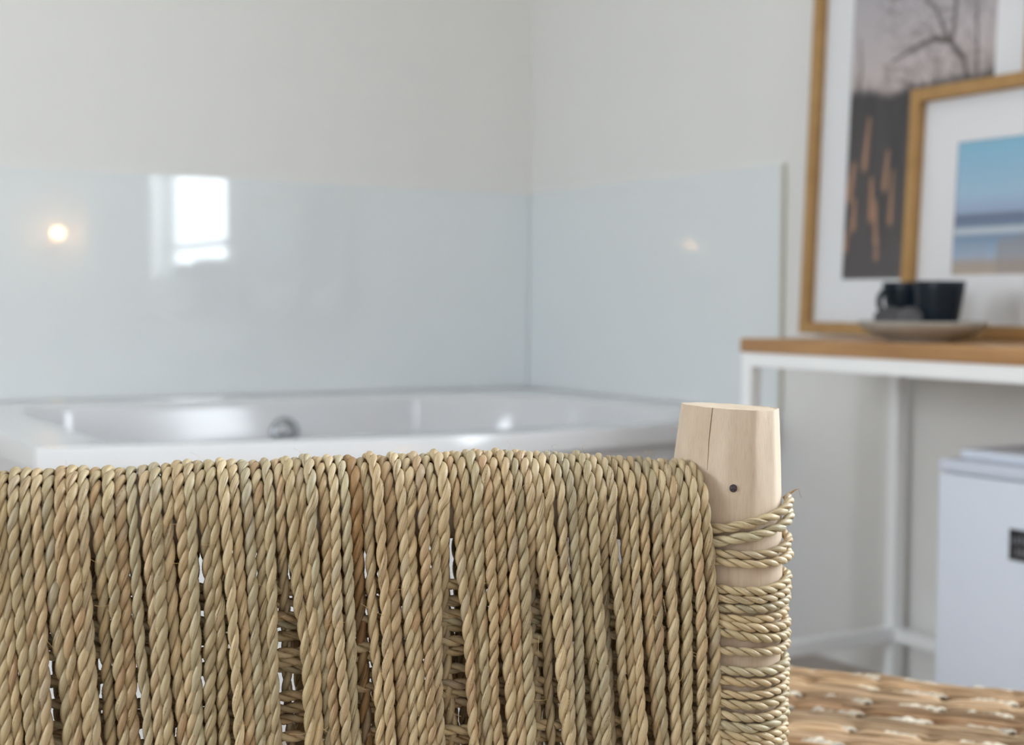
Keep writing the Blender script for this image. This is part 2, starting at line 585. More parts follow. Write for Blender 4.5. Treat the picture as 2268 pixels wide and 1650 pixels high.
# ------------------------------------------------------------------ framed prints
def seg_d(U, Vv, pts, w0, w1):
    """soft stroke along a polyline, width from w0 to w1"""
    A = np.zeros_like(U)
    n = len(pts) - 1
    for i in range(n):
        ax, ay = pts[i]
        bx_, by = pts[i + 1]
        dx, dy = bx_ - ax, by - ay
        t = np.clip(((U - ax) * dx + (Vv - ay) * dy) / (dx * dx + dy * dy + 1e-9), 0, 1)
        d = np.hypot(U - ax - t * dx, Vv - ay - t * dy)
        wv = w0 + (w1 - w0) * (i + t) / n
        A = np.maximum(A, np.clip(1.5 - d / wv, 0, 1))
    return A
def smooth_noise(U, Vv, fx, fy, seed=0):
    r = np.random.default_rng(seed)
    g = r.random((64, 64))
    x, y = U * fx + 7.3, Vv * fy + 3.1
    xi, yi = np.floor(x).astype(int), np.floor(y).astype(int)
    xf, yf = x - xi, y - yi
    xf, yf = xf * xf * (3 - 2 * xf), yf * yf * (3 - 2 * yf)
    G = lambda a, b: g[a % 64, b % 64]
    return (G(xi, yi) * (1 - xf) + G(xi + 1, yi) * xf) * (1 - yf) + (G(xi, yi + 1) * (1 - xf) + G(xi + 1, yi + 1) * xf) * yf
def lerp(a, b, t): return a + (b - a) * t[..., None]

def tree_print(U, Vv):          # U left->right in metres 0..0.40, V bottom->top in metres 0..0.70
    u, v = U / 0.40, Vv / 0.70
    sky = lerp(np.array([212, 198, 196.]), np.array([184, 180, 188.]), np.clip((v - 0.55) / 0.4, 0, 1))
    C = sky
    hz = 0.565 + 0.04 * smooth_noise(u, v * 0, 9, 1, 3) + 0.02 * smooth_noise(u, v * 0, 40, 1, 4)
    # far scrub behind the reeds
    sc = np.clip((hz + 0.10 * smooth_noise(u, v * 0, 14, 1, 8) - v) / 0.05, 0, 1) * 0.55
    C = lerp(C, np.array([120, 106, 104.]), sc * smooth_noise(u, v, 30, 10, 9))
    dark = np.array([84, 74, 74.])
    T_ = [([(0.86, 0.53), (0.80, 0.64), (0.70, 0.70), (0.58, 0.715), (0.42, 0.69), (0.30, 0.67)], 0.013, 0.004),
          ([(0.72, 0.70), (0.735, 0.80), (0.72, 0.92), (0.70, 1.0)], 0.012, 0.007),
          ([(0.70, 0.70), (0.60, 0.80), (0.52, 0.84)], 0.008, 0.004),
          ([(0.62, 0.71), (0.55, 0.76), (0.46, 0.77)], 0.007, 0.004),
          ([(0.73, 0.82), (0.64, 0.90), (0.60, 0.97)], 0.008, 0.004),
          ([(0.90, 0.54), (0.88, 0.72), (0.86, 0.88), (0.83, 0.98)], 0.008, 0.005),
          ([(0.97, 0.54), (0.96, 0.68), (0.99, 0.80)], 0.006, 0.004),
          ([(0.05, 0.54), (0.07, 0.66), (0.05, 0.76)], 0.012, 0.004)]
    rr = random.Random(5)
    for i in range(110):
        x = rr.uniform(0.3, 1.0); y = rr.uniform(0.58, 0.95)
        T_.append(([(x, y), (x - rr.uniform(0.02, 0.1), y + rr.uniform(-0.03, 0.06)), (x - rr.uniform(0.05, 0.16), y + rr.uniform(-0.02, 0.09))], 0.004, 0.003))
    for pts, a, b in T_:
        C = lerp(C, dark, seg_d(u, v, pts, a, b) * (0.85 if a > 0.007 else 0.28))
    # dark reed bed
    bed = np.clip((hz - v) / 0.03, 0, 1)
    bedc = lerp(np.array([82, 74, 76.]), np.array([54, 50, 53.]), np.clip(smooth_noise(u, v, 22, 5, 12) * 0.6 + v, 0, 1))
    bedc = lerp(bedc, np.array([92, 82, 80.]), np.clip(0.25 - v, 0, 1) * 2)
    C = lerp(C, bedc, bed)
    og = np.array([198, 146, 110.])
    for x, y0, y1, ww, dx in ((0.13, 0.36, 0.50, 0.026, 0.05), (0.02, 0.27, 0.36, 0.035, 0.07), (0.20, 0.20, 0.31, 0.03, -0.03), (0.29, 0.29, 0.39, 0.026, 0.03), (0.06, 0.17, 0.25, 0.026, 0.02),
                             (0.24, 0.12, 0.24, 0.02, -0.03), (0.34, 0.18, 0.33, 0.02, 0.02), (0.01, 0.10, 0.15, 0.022, 0.03), (0.25, 0.07, 0.12, 0.018, 0.0), (0.62, 0.15, 0.30, 0.025, 0.03), (0.75, 0.22, 0.38, 0.025, -0.02), (0.88, 0.12, 0.28, 0.025, 0.03)):
        C = lerp(C, og, seg_d(u, v, [(x, y0), (x + dx * 0.4, y1)], ww * 0.85, ww * 0.4) * bed * 0.8)
    return C

def sea_print(U, Vv):           # 0..0.40 by 0..0.266
    u, v = U / 0.40, Vv / 0.266
    st = [(0.0, (196, 178, 160)), (0.09, (186, 174, 166)), (0.13, (176, 194, 220)), (0.22, (150, 178, 208)), (0.285, (126, 152, 186)), (0.31, (206, 216, 226)), (0.345, (200, 212, 222)), (0.365, (120, 140, 172)), (0.44, (112, 124, 154)), (0.465, (166, 184, 216)), (0.60, (172, 205, 232)), (1.0, (140, 198, 228))]
    vs = [a for a, _ in st]
    C = np.stack([np.interp(v, vs, [c[k] for _, c in st]) for k in range(3)], -1)
    # slatted sand fence from the lower right
    top = 0.24 + 0.09 * np.clip((u - 0.22) / 0.4, 0, 1) + 0.03 * smooth_noise(u, v * 0, 30, 1, 2)
    fz = np.clip((u - 0.255) / 0.03, 0, 1) * np.clip((top - v) / 0.03, 0, 1)
    stripes = 0.5 + 0.5 * np.sin(u * 150 + 2 * smooth_noise(u, v * 0, 12, 1, 6))
    C = lerp(C, lerp(np.array([190, 170, 152.]), np.array([140, 136, 150.]), stripes), fz * 0.55)
    for x in (0.06, 0.10, 0.15, 0.19):
        C = lerp(C, np.array([176, 160, 150.]), seg_d(u, v, [(x, 0.06), (x, 0.24)], 0.009, 0.009) * 0.32)
    return C

def framed(name, y_left, width, z0, height, xf0, tilt, win, painter, n, label, bar=0.027, dep=0.034):
    """frame standing at z0 whose front face leans back; local x = along -Y (to the right), y = into the wall, z = up"""
    e = empty(name, (xf0, y_left, z0))
    tag(e, label, 'picture')
    e.rotation_euler = (-tilt, 0, -PI / 2)
    e.location.z += dep * math.sin(tilt) + 0.0004
    # after the -90 turn: local +x -> world -Y, local +y -> world +X
    def lb(nm, lo, hi, m, bev=0.0, par=None): return box(nm, lo, hi, m, par or e, bev, 1)
    lb('frame_bar', (0, 0, 0), (bar, dep, height), M['frame_oak'], 0.0015)
    lb('frame_bar', (width - bar, 0, 0), (width, dep, height), M['frame_oak'], 0.0015)
    lb('frame_bar', (bar, 0, 0), (width - bar, dep, bar), M['frame_oak'], 0.0015)
    lb('frame_bar', (bar, 0, height - bar), (width - bar, dep, height), M['frame_oak'], 0.0015)
    lb('backing_board', (bar - 0.004, dep - 0.008, bar - 0.004), (width - bar + 0.004, dep - 0.003, height - bar + 0.004), M['backing'])
    # mat board with a real window cut in it
    x0, x1, a0, a1 = win
    bm = bmesh.new()
    y0, y1 = 0.0205, 0.0225
    bx(bm, (bar, y0, bar), (x0, y1, height - bar))
    bx(bm, (x1, y0, bar), (width - bar, y1, height - bar))
    bx(bm, (x0, y0, bar), (x1, y1, a0))
    bx(bm, (x0, y0, a1), (x1, y1, height - bar))
    from_bm('mat_board', bm, M['mat_board'], e)
    nu, nv = n
    uu, vv = np.meshgrid(np.linspace(0, x1 - x0, nu), np.linspace(0, a1 - a0, nv))
    C = s2l(np.clip(painter(uu, vv), 0, 255)).reshape(-1, 3)
    P = np.c_[(uu + x0).ravel(), np.full(uu.size, y1 + 0.001), (vv + a0).ravel()]
    idx = np.arange(nu * nv).reshape(nv, nu)
    Q = np.stack([idx[:-1, :-1], idx[:-1, 1:], idx[1:, 1:], idx[1:, :-1]], -1).reshape(-1, 4)
    from_arrays('print', P, Q, M['print'], e, False, C)
    lb('glass_pane', (bar, 0.0165, bar), (width - bar, 0.0185, height - bar), M['pane'])
    return e
framed('framed_print', 2.519, 0.631, CZ, 0.93, 2.236, math.radians(2.3), (0.113, 0.518, 0.1235, 0.8235), tree_print, (130, 230),
       'large oak framed print of a bare tree over dark reeds against the wall')
framed('framed_print', 2.170, 0.635, CZ, 0.512, 2.1955, math.radians(2.8), (0.1185, 0.5165, 0.128, 0.394), sea_print, (160, 110),
       'smaller oak framed print of a blue beach standing before the tree print')

# ------------------------------------------------------------------ plate, cups, pods
pl = empty('plate', (2.0, 1.912, CZ))
tag(pl, 'grey stoneware plate holding two navy cups on the oak table', 'plate')
bm = bmesh.new()
lathe(bm, [(0, 0.004), (0.055, 0.004), (0.058, 0.0), (0.064, 0.0), (0.068, 0.006), (0.090, 0.012), (0.109, 0.024), (0.1165, 0.030), (0.1185, 0.0365), (0.1165, 0.038), (0.113, 0.0355), (0.094, 0.020), (0.07, 0.012), (0, 0.0105)], 64, cap=False)
from_bm('dish', bm, M['stoneware'], pl, auto=50)

def cup(x, y, ang, label):
    e = empty('coffee_cup', (x, y, CZ + 0.0112), ang)
    tag(e, label, 'cup', 'navy coffee cups')
    bm = bmesh.new()
    lathe(bm, [(0, 0.002), (0.024, 0.002), (0.025, 0), (0.0275, 0), (0.029, 0.004), (0.0345, 0.03), (0.040, 0.06), (0.044, 0.085), (0.0455, 0.099), (0.0448, 0.1005), (0.0435, 0.0995), (0.041, 0.08), (0.036, 0.045), (0.030, 0.014), (0.02, 0.008), (0, 0.0075)], 48, cap=False)
    from_bm('cup_body', bm, M['navy'], e, auto=60)
    bm = bmesh.new()
    pts = []
    for i in range(15):
        t = i / 14
        a = -PI / 2 + PI * t
        pts.append((0.038 + 0.026 * math.cos(a) + (0.005 * t), 0, 0.062 + 0.023 * math.sin(a)))
    tube_bm(bm, pts, 0.0058, 12)
    from_bm('handle', bm, M['navy'], e, auto=60)
    return e
cup(1.985, 1.858, math.radians(80), 'navy cup nearer the front, without handle in view')
cup(2.042, 1.995, math.radians(176), 'navy cup with its handle turned out to the left on the plate')

def pod(x, y, tilt_axis, label):
    e = empty('coffee_pod', (x, y, CZ + 0.030))
    e.scale = (1.06, 1.06, 1.06)
    tag(e, label, 'coffee pod', 'dark coffee pods')
    ax = Vector(tilt_axis).normalized()
    bm = bmesh.new()
    lathe(bm, [(0.0, -0.004), (0.010, -0.004), (0.0145, 0.0), (0.0185, 0.018), (0.019, 0.0205), (0.0235, 0.0212), (0.0242, 0.0222), (0.0235, 0.0232)], 36, (0, 0, 0), ax, cap=False)
    from_bm('pod_body', bm, M['pod'], e, auto=35)
    bm = bmesh.new()
    lathe(bm, [(0.0236, 0.0231), (0.0205, 0.0238), (0.019, 0.0229), (0.0, 0.0226)], 36, (0, 0, 0), ax, cap=False)
    from_bm('pod_lid', bm, M['pod_lid'], e, auto=35)
pod(1.945, 1.890, (-0.55, -0.40, 0.62), 'dark round coffee pod lying on the plate nearest the navy cups')
pod(1.960, 1.955, (-0.50, -0.25, 0.75), 'dark coffee pod near the plate rim below the cup handle')

# coffee machine at the table's far right end (shows only as a reflection in the splashback)
cm = empty('coffee_machine', (2.11, 1.215, CZ))
tag(cm, 'dark round-topped coffee machine at the end of the oak table', 'coffee machine')
bm = bmesh.new()
prof = [(-0.075, 0), (-0.075, 0.19), (-0.066, 0.225), (-0.042, 0.252), (0, 0.262), (0.042, 0.252), (0.066, 0.225), (0.075, 0.19), (0.075, 0)]
f0 = [bm.verts.new((-0.02, y, z)) for y, z in prof]
f1 = [bm.verts.new((0.13, y, z)) for y, z in prof]
for i in range(len(prof)):
    j = (i + 1) % len(prof)
    bm.faces.new((f0[i], f0[j], f1[j], f1[i]))
bm.faces.new(f0); bm.faces.new(f1)
from_bm('machine_body', bm, M['dark_plastic'], cm, auto=40)
box('brew_head', (-0.12, -0.05, 0.17), (-0.02, 0.05, 0.235), M['dark_plastic'], cm, 0.012)
box('drip_tray', (-0.13, -0.06, 0), (-0.02, 0.06, 0.022), M['chrome'], cm, 0.004)

# ------------------------------------------------------------------ small fridge
FX, FY, FW = 1.82, 1.697, 0.46
fg = empty('mini_fridge', (FX, FY - FW / 2, 0))
tag(fg, 'small white fridge under the console table with a black label', 'fridge')
def fb(n, lo, hi, m, bev=0.004, par=None): return box(n, loc(fg, lo), loc(fg, hi), m, par or fg, bev, 2)
fb('cabinet', (FX + 0.045, FY - FW + 0.004, 0.02), (FX + 0.42, FY - 0.004, 0.562), M['fridge'])
fb('top_panel', (FX + 0.042, FY - FW, 0.5625), (FX + 0.425, FY - 0.006, 0.582), M['fridge'], 0.005)
fb('door', (FX, FY - FW, 0.03), (FX + 0.038, FY, 0.545), M['fridge'], 0.004)
fb('door_trim', (FX - 0.001, FY - FW, 0.5465), (FX + 0.038, FY, 0.567), M['fridge_trim'], 0.003)
fb('door_seal', (FX + 0.038, FY - FW + 0.008, 0.035), (FX + 0.045, FY - 0.008, 0.56), M['seal'], 0)
for yy in (FY - 0.05, FY - FW + 0.05):
    for xx in (FX + 0.08, FX + 0.38):
        bm = bmesh.new()
        lathe(bm, [(0.018, 0), (0.018, 0.02)], 16, loc(fg, (xx, yy, 0)))
        from_bm('foot', bm, M['dark_plastic'], fg)
lab = fb('label_plate', (FX - 0.0015, FY - 0.246, 0.421), (FX, FY - 0.15, 0.470), M['black'], 0.0)
lab['label'] = 'black label with two lines of pale lettering'
bm = bmesh.new()
def stroke(pts, r=0.0012):
    tube_bm(bm, [loc(fg, (FX - 0.0016, FY - 0.15 - p[0], 0.421 + p[1])) for p in pts], r, 6)
rr = random.Random(3)
for row, (bz, x0, x1, hh) in enumerate(((0.027, 0.006, 0.088, 0.013), (0.008, 0.014, 0.08, 0.012))):
    x = x0
    while x < x1:
        wv = rr.uniform(0.004, 0.007)
        h1 = hh * rr.choice((1, 0.6, 0.6, 0.75))
        stroke([(x, bz), (x + wv * 0.2, bz + h1)])
        stroke([(x + wv * 0.2, bz + h1), (x + wv * 0.7, bz + h1 * 0.6), (x + wv * 0.6, bz)])
        x += wv + 0.003
from_bm('lettering', bm, M['label_ink'], lab)

# ------------------------------------------------------------------ wall lamps (seen as warm points in the splashback glass)
def lamp(x, z, y_wall, label):
    e = empty('wall_lamp', (x, y_wall, z))
    tag(e, label, 'lamp', 'small bedside wall lamps')
    bm = bmesh.new()
    lathe(bm, [(0.0, 0), (0.05, 0), (0.05, 0.012), (0.0, 0.016)], 32, (0, 0, -0.1), (0, 1, 0))
    from_bm('wall_plate', bm, M['brass'], e, auto=40)
    bm = bmesh.new()
    tube_bm(bm, [(0, 0.01, -0.1), (0, 0.12, -0.1), (0, 0.18, -0.085), (0, 0.2, -0.05), (0, 0.2, -0.022)], 0.008, 12)
    from_bm('arm', bm, M['brass'], e, auto=60)
    bm = bmesh.new()
    bmesh.ops.create_uvsphere(bm, u_segments=20, v_segments=12, radius=0.030, matrix=Matrix.Translation((0, 0.2, 0)))
    from_bm('bulb', bm, M['bulb'], e, smooth=True)
lamp(2.176, 1.256, YF, 'small brass wall lamp by the console wall')
lamp(-2.70, 1.313, YF, 'small brass wall lamp by the tall window')

# ------------------------------------------------------------------ seagrass chair (seen from behind)
CH = empty('seagrass_chair', (0.4964, 0.6325, 0), math.atan2(-0.29562269, 0.95530478))
tag(CH, 'pale wooden chair with a back wound in twisted seagrass rope', 'chair')
PX, PY, PR = 0.0262, 0.037, 0.0337       # right rear post axis and radius in the chair's own axes

PAL = s2l(np.array([(206, 185, 148), (198, 178, 140), (192, 175, 140), (202, 180, 145), (186, 171, 138), (196, 172, 135),
                    (210, 191, 156), (190, 164, 128), (188, 177, 148), (182, 157, 122), (201, 183, 150), (204, 184, 147)])) * np.array([0.90, 0.872, 0.83])

def wob(n, step, r, amp):
    """smooth random curve of n samples with knots every step samples"""
    k = max(3, int(n / step) + 3)
    v = r.normal(0, 1, k)
    x = np.linspace(0, k - 1.001, n)
    i = x.astype(int)
    f = x - i
    f = f * f * (3 - 2 * f)
    return (v[i] * (1 - f) + v[np.minimum(i + 1, k - 1)] * f) * amp

def resample(P, ds):
    d = np.r_[0, np.cumsum(np.linalg.norm(np.diff(P, axis=0), axis=1))]
    n = max(4, int(d[-1] / ds))
    s = np.linspace(0, d[-1], n)
    return np.stack([np.interp(s, d, P[:, k]) for k in range(3)], 1), s

def twist(P, r, rad=0.0036, lay=0.0235, per=14, ns=10, ref=None, closed=False, base=None, hand=1):
    """two plies laid around a centre line; returns arrays"""
    P, s = resample(np.asarray(P, float), lay / per)
    n = len(P)
    Tn = np.gradient(P, axis=0)
    Tn /= np.linalg.norm(Tn, axis=1)[:, None]
    ref = np.array((1.0, 0, 0)) if ref is None else np.asarray(ref, float)
    Nn = ref[None] - Tn * (Tn @ ref)[:, None]
    Nn /= np.linalg.norm(Nn, axis=1)[:, None]
    Bn = np.cross(Tn, Nn)
    th = hand * 2 * PI * s / lay + r.uniform(0, 6.28) + wob(n, per * 2.5, r, 0.35)
    V, F, C, U = [], [], [], []
    base = PAL[r.integers(len(PAL))] if base is None else base
    for k in range(2):
        t = th + k * PI
        swell = 1 + wob(n, per * 0.9, r, 0.055)
        rr = rad * (1 + wob(n, per * 3, r, 0.04))
        E = np.cos(t)[:, None] * Nn + np.sin(t)[:, None] * Bn
        c = P + E * (rr * 0.46)[:, None]
        tc = np.gradient(c, axis=0)
        tc /= np.linalg.norm(tc, axis=1)[:, None]
        G = np.cross(tc, E)
        G /= np.linalg.norm(G, axis=1)[:, None]
        E2 = np.cross(G, tc)
        ph = PI + 2 * PI * np.arange(ns) / ns
        ra = (rr * 0.54 * swell)[:, None, None]
        rb = (rr * 0.66 * swell)[:, None, None]
        # leaf fold: a soft notch wandering over the outer face
        na = wob(n, per * 2.2, r, 0.9) - hand * 2 * PI * s / lay * 0.8
        dep = np.clip(wob(n, per * 1.6, r, 0.16), 0, 0.22)
        dphi = (ph[None] - 2 * PI - na[:, None] + PI) % (2 * PI) - PI
        notch = (1 - dep[:, None] * np.exp(-(dphi / 0.5) ** 2))[..., None]
        ring = c[:, None] + E2[:, None] * (np.cos(ph)[None, :, None] * ra) * notch + G[:, None] * (np.sin(ph)[None, :, None] * rb) * notch
        off = sum(len(v) for v in V)
        V.append(ring.reshape(-1, 3))
        a = np.arange(n - 1)[:, None] * ns + np.arange(ns)[None]
        b = np.arange(n - 1)[:, None] * ns + (np.arange(ns)[None] + 1) % ns
        F.append(np.stack([a, b, b + ns, a + ns], -1).reshape(-1, 4) + off)
        tone = base * (1 + r.normal(0, 0.05)) * (1 + wob(n, per * 3.5, r, 0.07))[:, None]
        # leaf changes colour where a new strip is spliced in
        mixw = np.clip(wob(n, per * 5, r, 0.5), 0, 0.6)[:, None]
        tone = tone * (1 - mixw) + PAL[r.integers(len(PAL))] * mixw
        red = np.clip(wob(n, per * 2.2, r, 0.7) - 0.85, 0, 0.4)[:, None]
        tone = tone * (1 - red) + s2l((168, 118, 78)) * red
        grey = np.clip(wob(n, per * 3, r, 0.7) - 0.8, 0, 0.35)[:, None]
        tone = tone * (1 - grey) + s2l((168, 160, 146)) * grey
        C.append(np.repeat(tone, ns, 0))
        sd = r.uniform(0, 20)
        fa = (ph[None] + hand * 2 * PI * s[:, None] / lay * 0.8).ravel()
        U.append(np.stack([np.repeat(s + sd, ns), np.cos(fa), np.sin(fa)], 1))
    return np.concatenate(V), np.concatenate(F), np.clip(np.concatenate(C), 0.01, 0.9), np.concatenate(U)

def rope_obj(name, parent, *a, **k):
    V, F, C, U = twist(*a, **k)
    # v runs round the ply; wrap it on a circle-free seam at the hidden inner side
    return from_arrays(name, V, F, M['rope'], parent, True, np.clip(C, 0, 1), U)

# --- posts
def post(name, px, py, ztop, mirror=1, split=None, full=True):
    """hewn, tapering post: faceted at the top, round lower down; local angle 0 looks at the viewer (-y)"""
    kn = [(0.0, 0.0300), (0.40, 0.0325), (0.60, PR), (0.675, PR), (0.705, 0.0328), (0.732, 0.0306), (ztop - 0.004, 0.0286), (ztop, 0.0281)]
    zs = sorted(set([0, 0.1, 0.25, 0.4, 0.5] + list(np.linspace(0.55, ztop - 0.001, 26)) + [ztop]))
    ang = list(np.linspace(-PI, PI, 72, endpoint=False))
    crack = math.radians(-44) * mirror
    ang = sorted(ang + [crack - 0.022, crack - 0.009, crack, crack + 0.009, crack + 0.022])
    faces_a = np.radians([-42, -14, 28, 58, 100, 140, 180, -140, -100, -70]) * mirror
    face_in = np.array([0.965, 1.0, 0.975, 0.95, 0.985, 0.97, 0.98, 0.97, 0.985, 0.985])
    V = []
    cen = []
    for z in zs:
        r0 = np.interp(z, [k[0] for k in kn], [k[1] for k in kn])
        wf = np.clip((z - 0.66) / 0.07, 0, 1)
        dx = np.interp(z, [0.5, 0.66, 0.705, ztop], [-0.0012, 0.0, 0.0, 0.0022]) * mirror
        for a in ang:
            poly = min(f / max(math.cos(a - b), 0.2) for b, f in zip(faces_a, face_in))
            rr = r0 * ((1 - wf) + wf * min(poly, 1.05))
            rr *= 1 + 0.006 * mnoise.noise(Vector((math.cos(a) * 1.5, math.sin(a) * 1.5, z * 12)))
            if split and z > split[0]:
                d = abs(a - crack)
                wz = np.clip((z - split[0]) / 0.02, 0, 1)
                if d < 0.004: rr -= 0.0028 * wz
                elif d < 0.012: rr -= 0.0002 * wz
            zz = z
            if z > ztop - 0.0005:
                zz = z - 0.0014 * math.sin(a) * mirror - 0.0002 * math.cos(a) + 0.0004 * mnoise.noise(Vector((a * 3, 4, 0))) + 0.0003 * mnoise.noise(Vector((a * 14, 9, 0)))
            aw = a + 0.014 * math.sin(z * 150) * max(0, math.cos(a))
            V.append((px + dx + rr * math.sin(aw), py - rr * math.cos(aw), zz))
    n, m = len(ang), len(zs)
    Fq = [(k * n + i, k * n + (i + 1) % n, (k + 1) * n + (i + 1) % n, (k + 1) * n + i) for k in range(m - 1) for i in range(n)]
    me = bpy.data.meshes.new(name)
    # rough sawn top: fan with an inner ring
    base = (m - 1) * n
    top = V[base:]
    cx = sum(v[0] for v in top) / n; cy = sum(v[1] for v in top) / n; cz = sum(v[2] for v in top) / n
    rings = [base]
    for f in (0.9, 0.6, 0.3):
        rings.append(len(V))
        for v in top:
            V.append((cx + (v[0] - cx) * f, cy + (v[1] - cy) * f, cz + (v[2] - cz) * f + 0.0004 * mnoise.noise(Vector((v[0] * 900 * f, v[1] * 900, 3)))))
    for a_, b_ in zip(rings, rings[1:]):
        Fq += [(a_ + i, a_ + (i + 1) % n, b_ + (i + 1) % n, b_ + i) for i in range(n)]
    Fq.append(tuple(range(rings[-1], rings[-1] + n)))
    me.from_pydata(V, [], Fq)
    o = link(name, me, M['post'], CH, True)
    me.materials.append(M['crack'])
    me.set_sharp_from_angle(angle=math.radians(38))
    return o
pr = post('rear_post', PX, PY, 0.7605, 1, (0.728, 0))
post('rear_post', -0.452, PY, 0.760, -1, None)
bm = bmesh.new()
na = math.radians(-14)
nz_ = 0.7165
lathe(bm, [(0.0, 0.0009), (0.0014, 0.00085), (0.0019, 0.0006), (0.0022, 0.0), (0.0022, -0.002)], 24,
      (PX + 0.0322 * math.sin(na) * 1.0, PY - 0.0322 * math.cos(na), nz_), (math.sin(na), -math.cos(na), 0.1))
from_bm('nail', bm, M['nail'], pr, auto=50)

# front legs, seat rails and lower frame (hidden behind the back from here)
for x in (PX, -0.452):
    bm = bmesh.new()
    tube_bm(bm, [(x, 0.43, 0), (x, 0.43, 0.2), (x, 0.43, 0.41)], [0.026, 0.029, 0.028], 24)
    from_bm('front_leg', bm, M['post'], CH, auto=45)
    for z in (0.37, 0.17):
        bm = bmesh.new()
        tube_bm(bm, [(x, PY, z), (x, 0.43, z)], 0.016, 16)
        from_bm('side_rail', bm, M['post'], CH, auto=45)
for y, z in ((0.43, 0.385), (PY, 0.385), (0.43, 0.2)):
    bm = bmesh.new()
    tube_bm(bm, [(-0.452, y, z), (PX, y, z)], 0.016, 16)
    from_bm('cross_rail', bm, M['post'], CH, auto=45)
CX = np.array([-0.46, -0.373, -0.308, -0.235, -0.169, -0.12, -0.0565, -0.02, 0.005, 0.03])
CZR = np.array([0.7325, 0.7338, 0.7342, 0.7370, 0.7382, 0.7395, 0.7367, 0.7330, 0.7308, 0.728])
RY, RR = 0.027, 0.021                     # rail axis and radius
RC = RR + 0.0036
def crown(x): return np.interp(x, CX, CZR)
bm = bmesh.new()
tube_bm(bm, [(x, RY, crown(x) - RC - 0.0036) for x in np.linspace(-0.44, 0.001, 24)], RR, 20)
top_rail = from_bm('top_rail', bm, M['post'], CH, auto=45)
bm = bmesh.new()
tube_bm(bm, [(-0.452, RY + 0.006, 0.47), (PX, RY + 0.006, 0.47)], 0.020, 20)
low_rail = from_bm('lower_rail', bm, M['post'], CH, auto=45)
# seat cords
for k in range(44):
    x = -0.42 + k * 0.0098
    z = 0.401
    rope_obj('seat_cord', CH, [(x, 0.055, z), (x, 0.2, z - 0.004), (x, 0.42, z)], rng, rad=0.0050, lay=0.03, per=6, ns=6)

# --- vertical ropes wound over the top rail
XS = []
x = -0.4235
while x < 0.0005:
    XS.append(x)
    x += 0.00585 + rnd.uniform(-0.0006, 0.0006)
GAPS = [(-0.2290, 0.0066, 0.007), (-0.1420, 0.0050, 0.007), (-0.0930, 0.0026, 0.007), (-0.345, 0.0020, 0.006), (-0.268, 0.0022, 0.006), (-0.255, 0.0016, 0.006)]
ZB = 0.455
for i, x0 in enumerate(XS):
    r = np.random.default_rng(100 + i)
    last = len(XS) - 1 - i
    zc = crown(x0) - RC - 0.0036
    lean = 0.058 + r.normal(0, 0.006)
    if last < 3: lean = 0.012
    yj = (0.0005 if i % 2 else -0.0003) + r.normal(0, 0.0006)
    amp = r.normal(0, 0.0008)
    sink = max(0.0, r.normal(0, 1) - 1.0) * 0.006
    for g, a_, w_ in GAPS[:3]:
        if abs(x0 + 0.006 - g) < 0.0036: sink = 0.013
    zs = np.linspace(ZB, zc, 60)
    dz = (zc - zs)
    tt = np.clip(dz / 0.10, 0, 1)
    xx = x0 + lean * dz + amp * np.sin(dz * 22 + i) + wob(60, 16, r, 0.0008) * tt
    for g, a_, w_ in GAPS:
        d = xx - g
        on = np.clip((dz - 0.028) / 0.06, 0, 1)
        on = on * on * (3 - 2 * on)
        if sink < 0.011: xx = xx + np.sign(x0 + 0.006 - g) * a_ * np.exp(-np.abs(d) / w_) * on
    if last == 0: xx = x0 + 0.0085 * np.sin(np.clip(dz / 0.16, 0, 1) * PI * 0.72) / np.sin(PI * 0.5) * 0.95
    if last == 1: xx = x0 + 0.0055 * np.sin(np.clip(dz / 0.16, 0, 1) * PI * 0.72) * 1.0
    if last == 2: xx = x0 + 0.003 * np.sin(np.clip(dz / 0.16, 0, 1) * PI * 0.72)
    yy = RY - RC + yj + wob(60, 18, r, 0.0010) * tt + sink * np.clip((dz - 0.01) / 0.05, 0, 1)
    front = np.stack([xx, yy, zs], 1)
    th = np.linspace(0, PI, 22)[1:-1]
    Rj = RC - yj
    arc = np.stack([np.interp(th, [0, PI], [x0, x0 - 0.003]), RY - Rj * np.cos(th), zc + Rj * np.sin(th)], 1)
    zb = np.linspace(zc, ZB, 40)
    dzb = zc - zb
    xb = x0 - 0.003 + 0.02 * dzb + wob(40, 12, r, 0.0022) * np.clip(dzb / 0.06, 0, 1)
    for g, a_, w_ in GAPS[:2]:
        d = xb - g
        xb = xb + np.sign(x0 - g) * a_ * 1.2 * np.exp(-np.abs(d) / w_) * np.clip((dzb - 0.02) / 0.08, 0, 1)
    back = np.stack([xb, np.full(40, RY + RC - yj) + wob(40, 14, r, 0.0015), zb], 1)
    P = np.concatenate([front, arc, back])
    base = PAL[r.integers(len(PAL))] * (0.95 + 0.1 * r.random())
    if abs(x0 + 0.196) < 0.0035: base = s2l((158, 124, 82))
    rope_obj('rope', top_rail, P, r, rad=0.00325 * r.uniform(0.92, 1.12), lay=0.0222 * r.uniform(0.88, 1.14), per=16, ns=12, base=base)

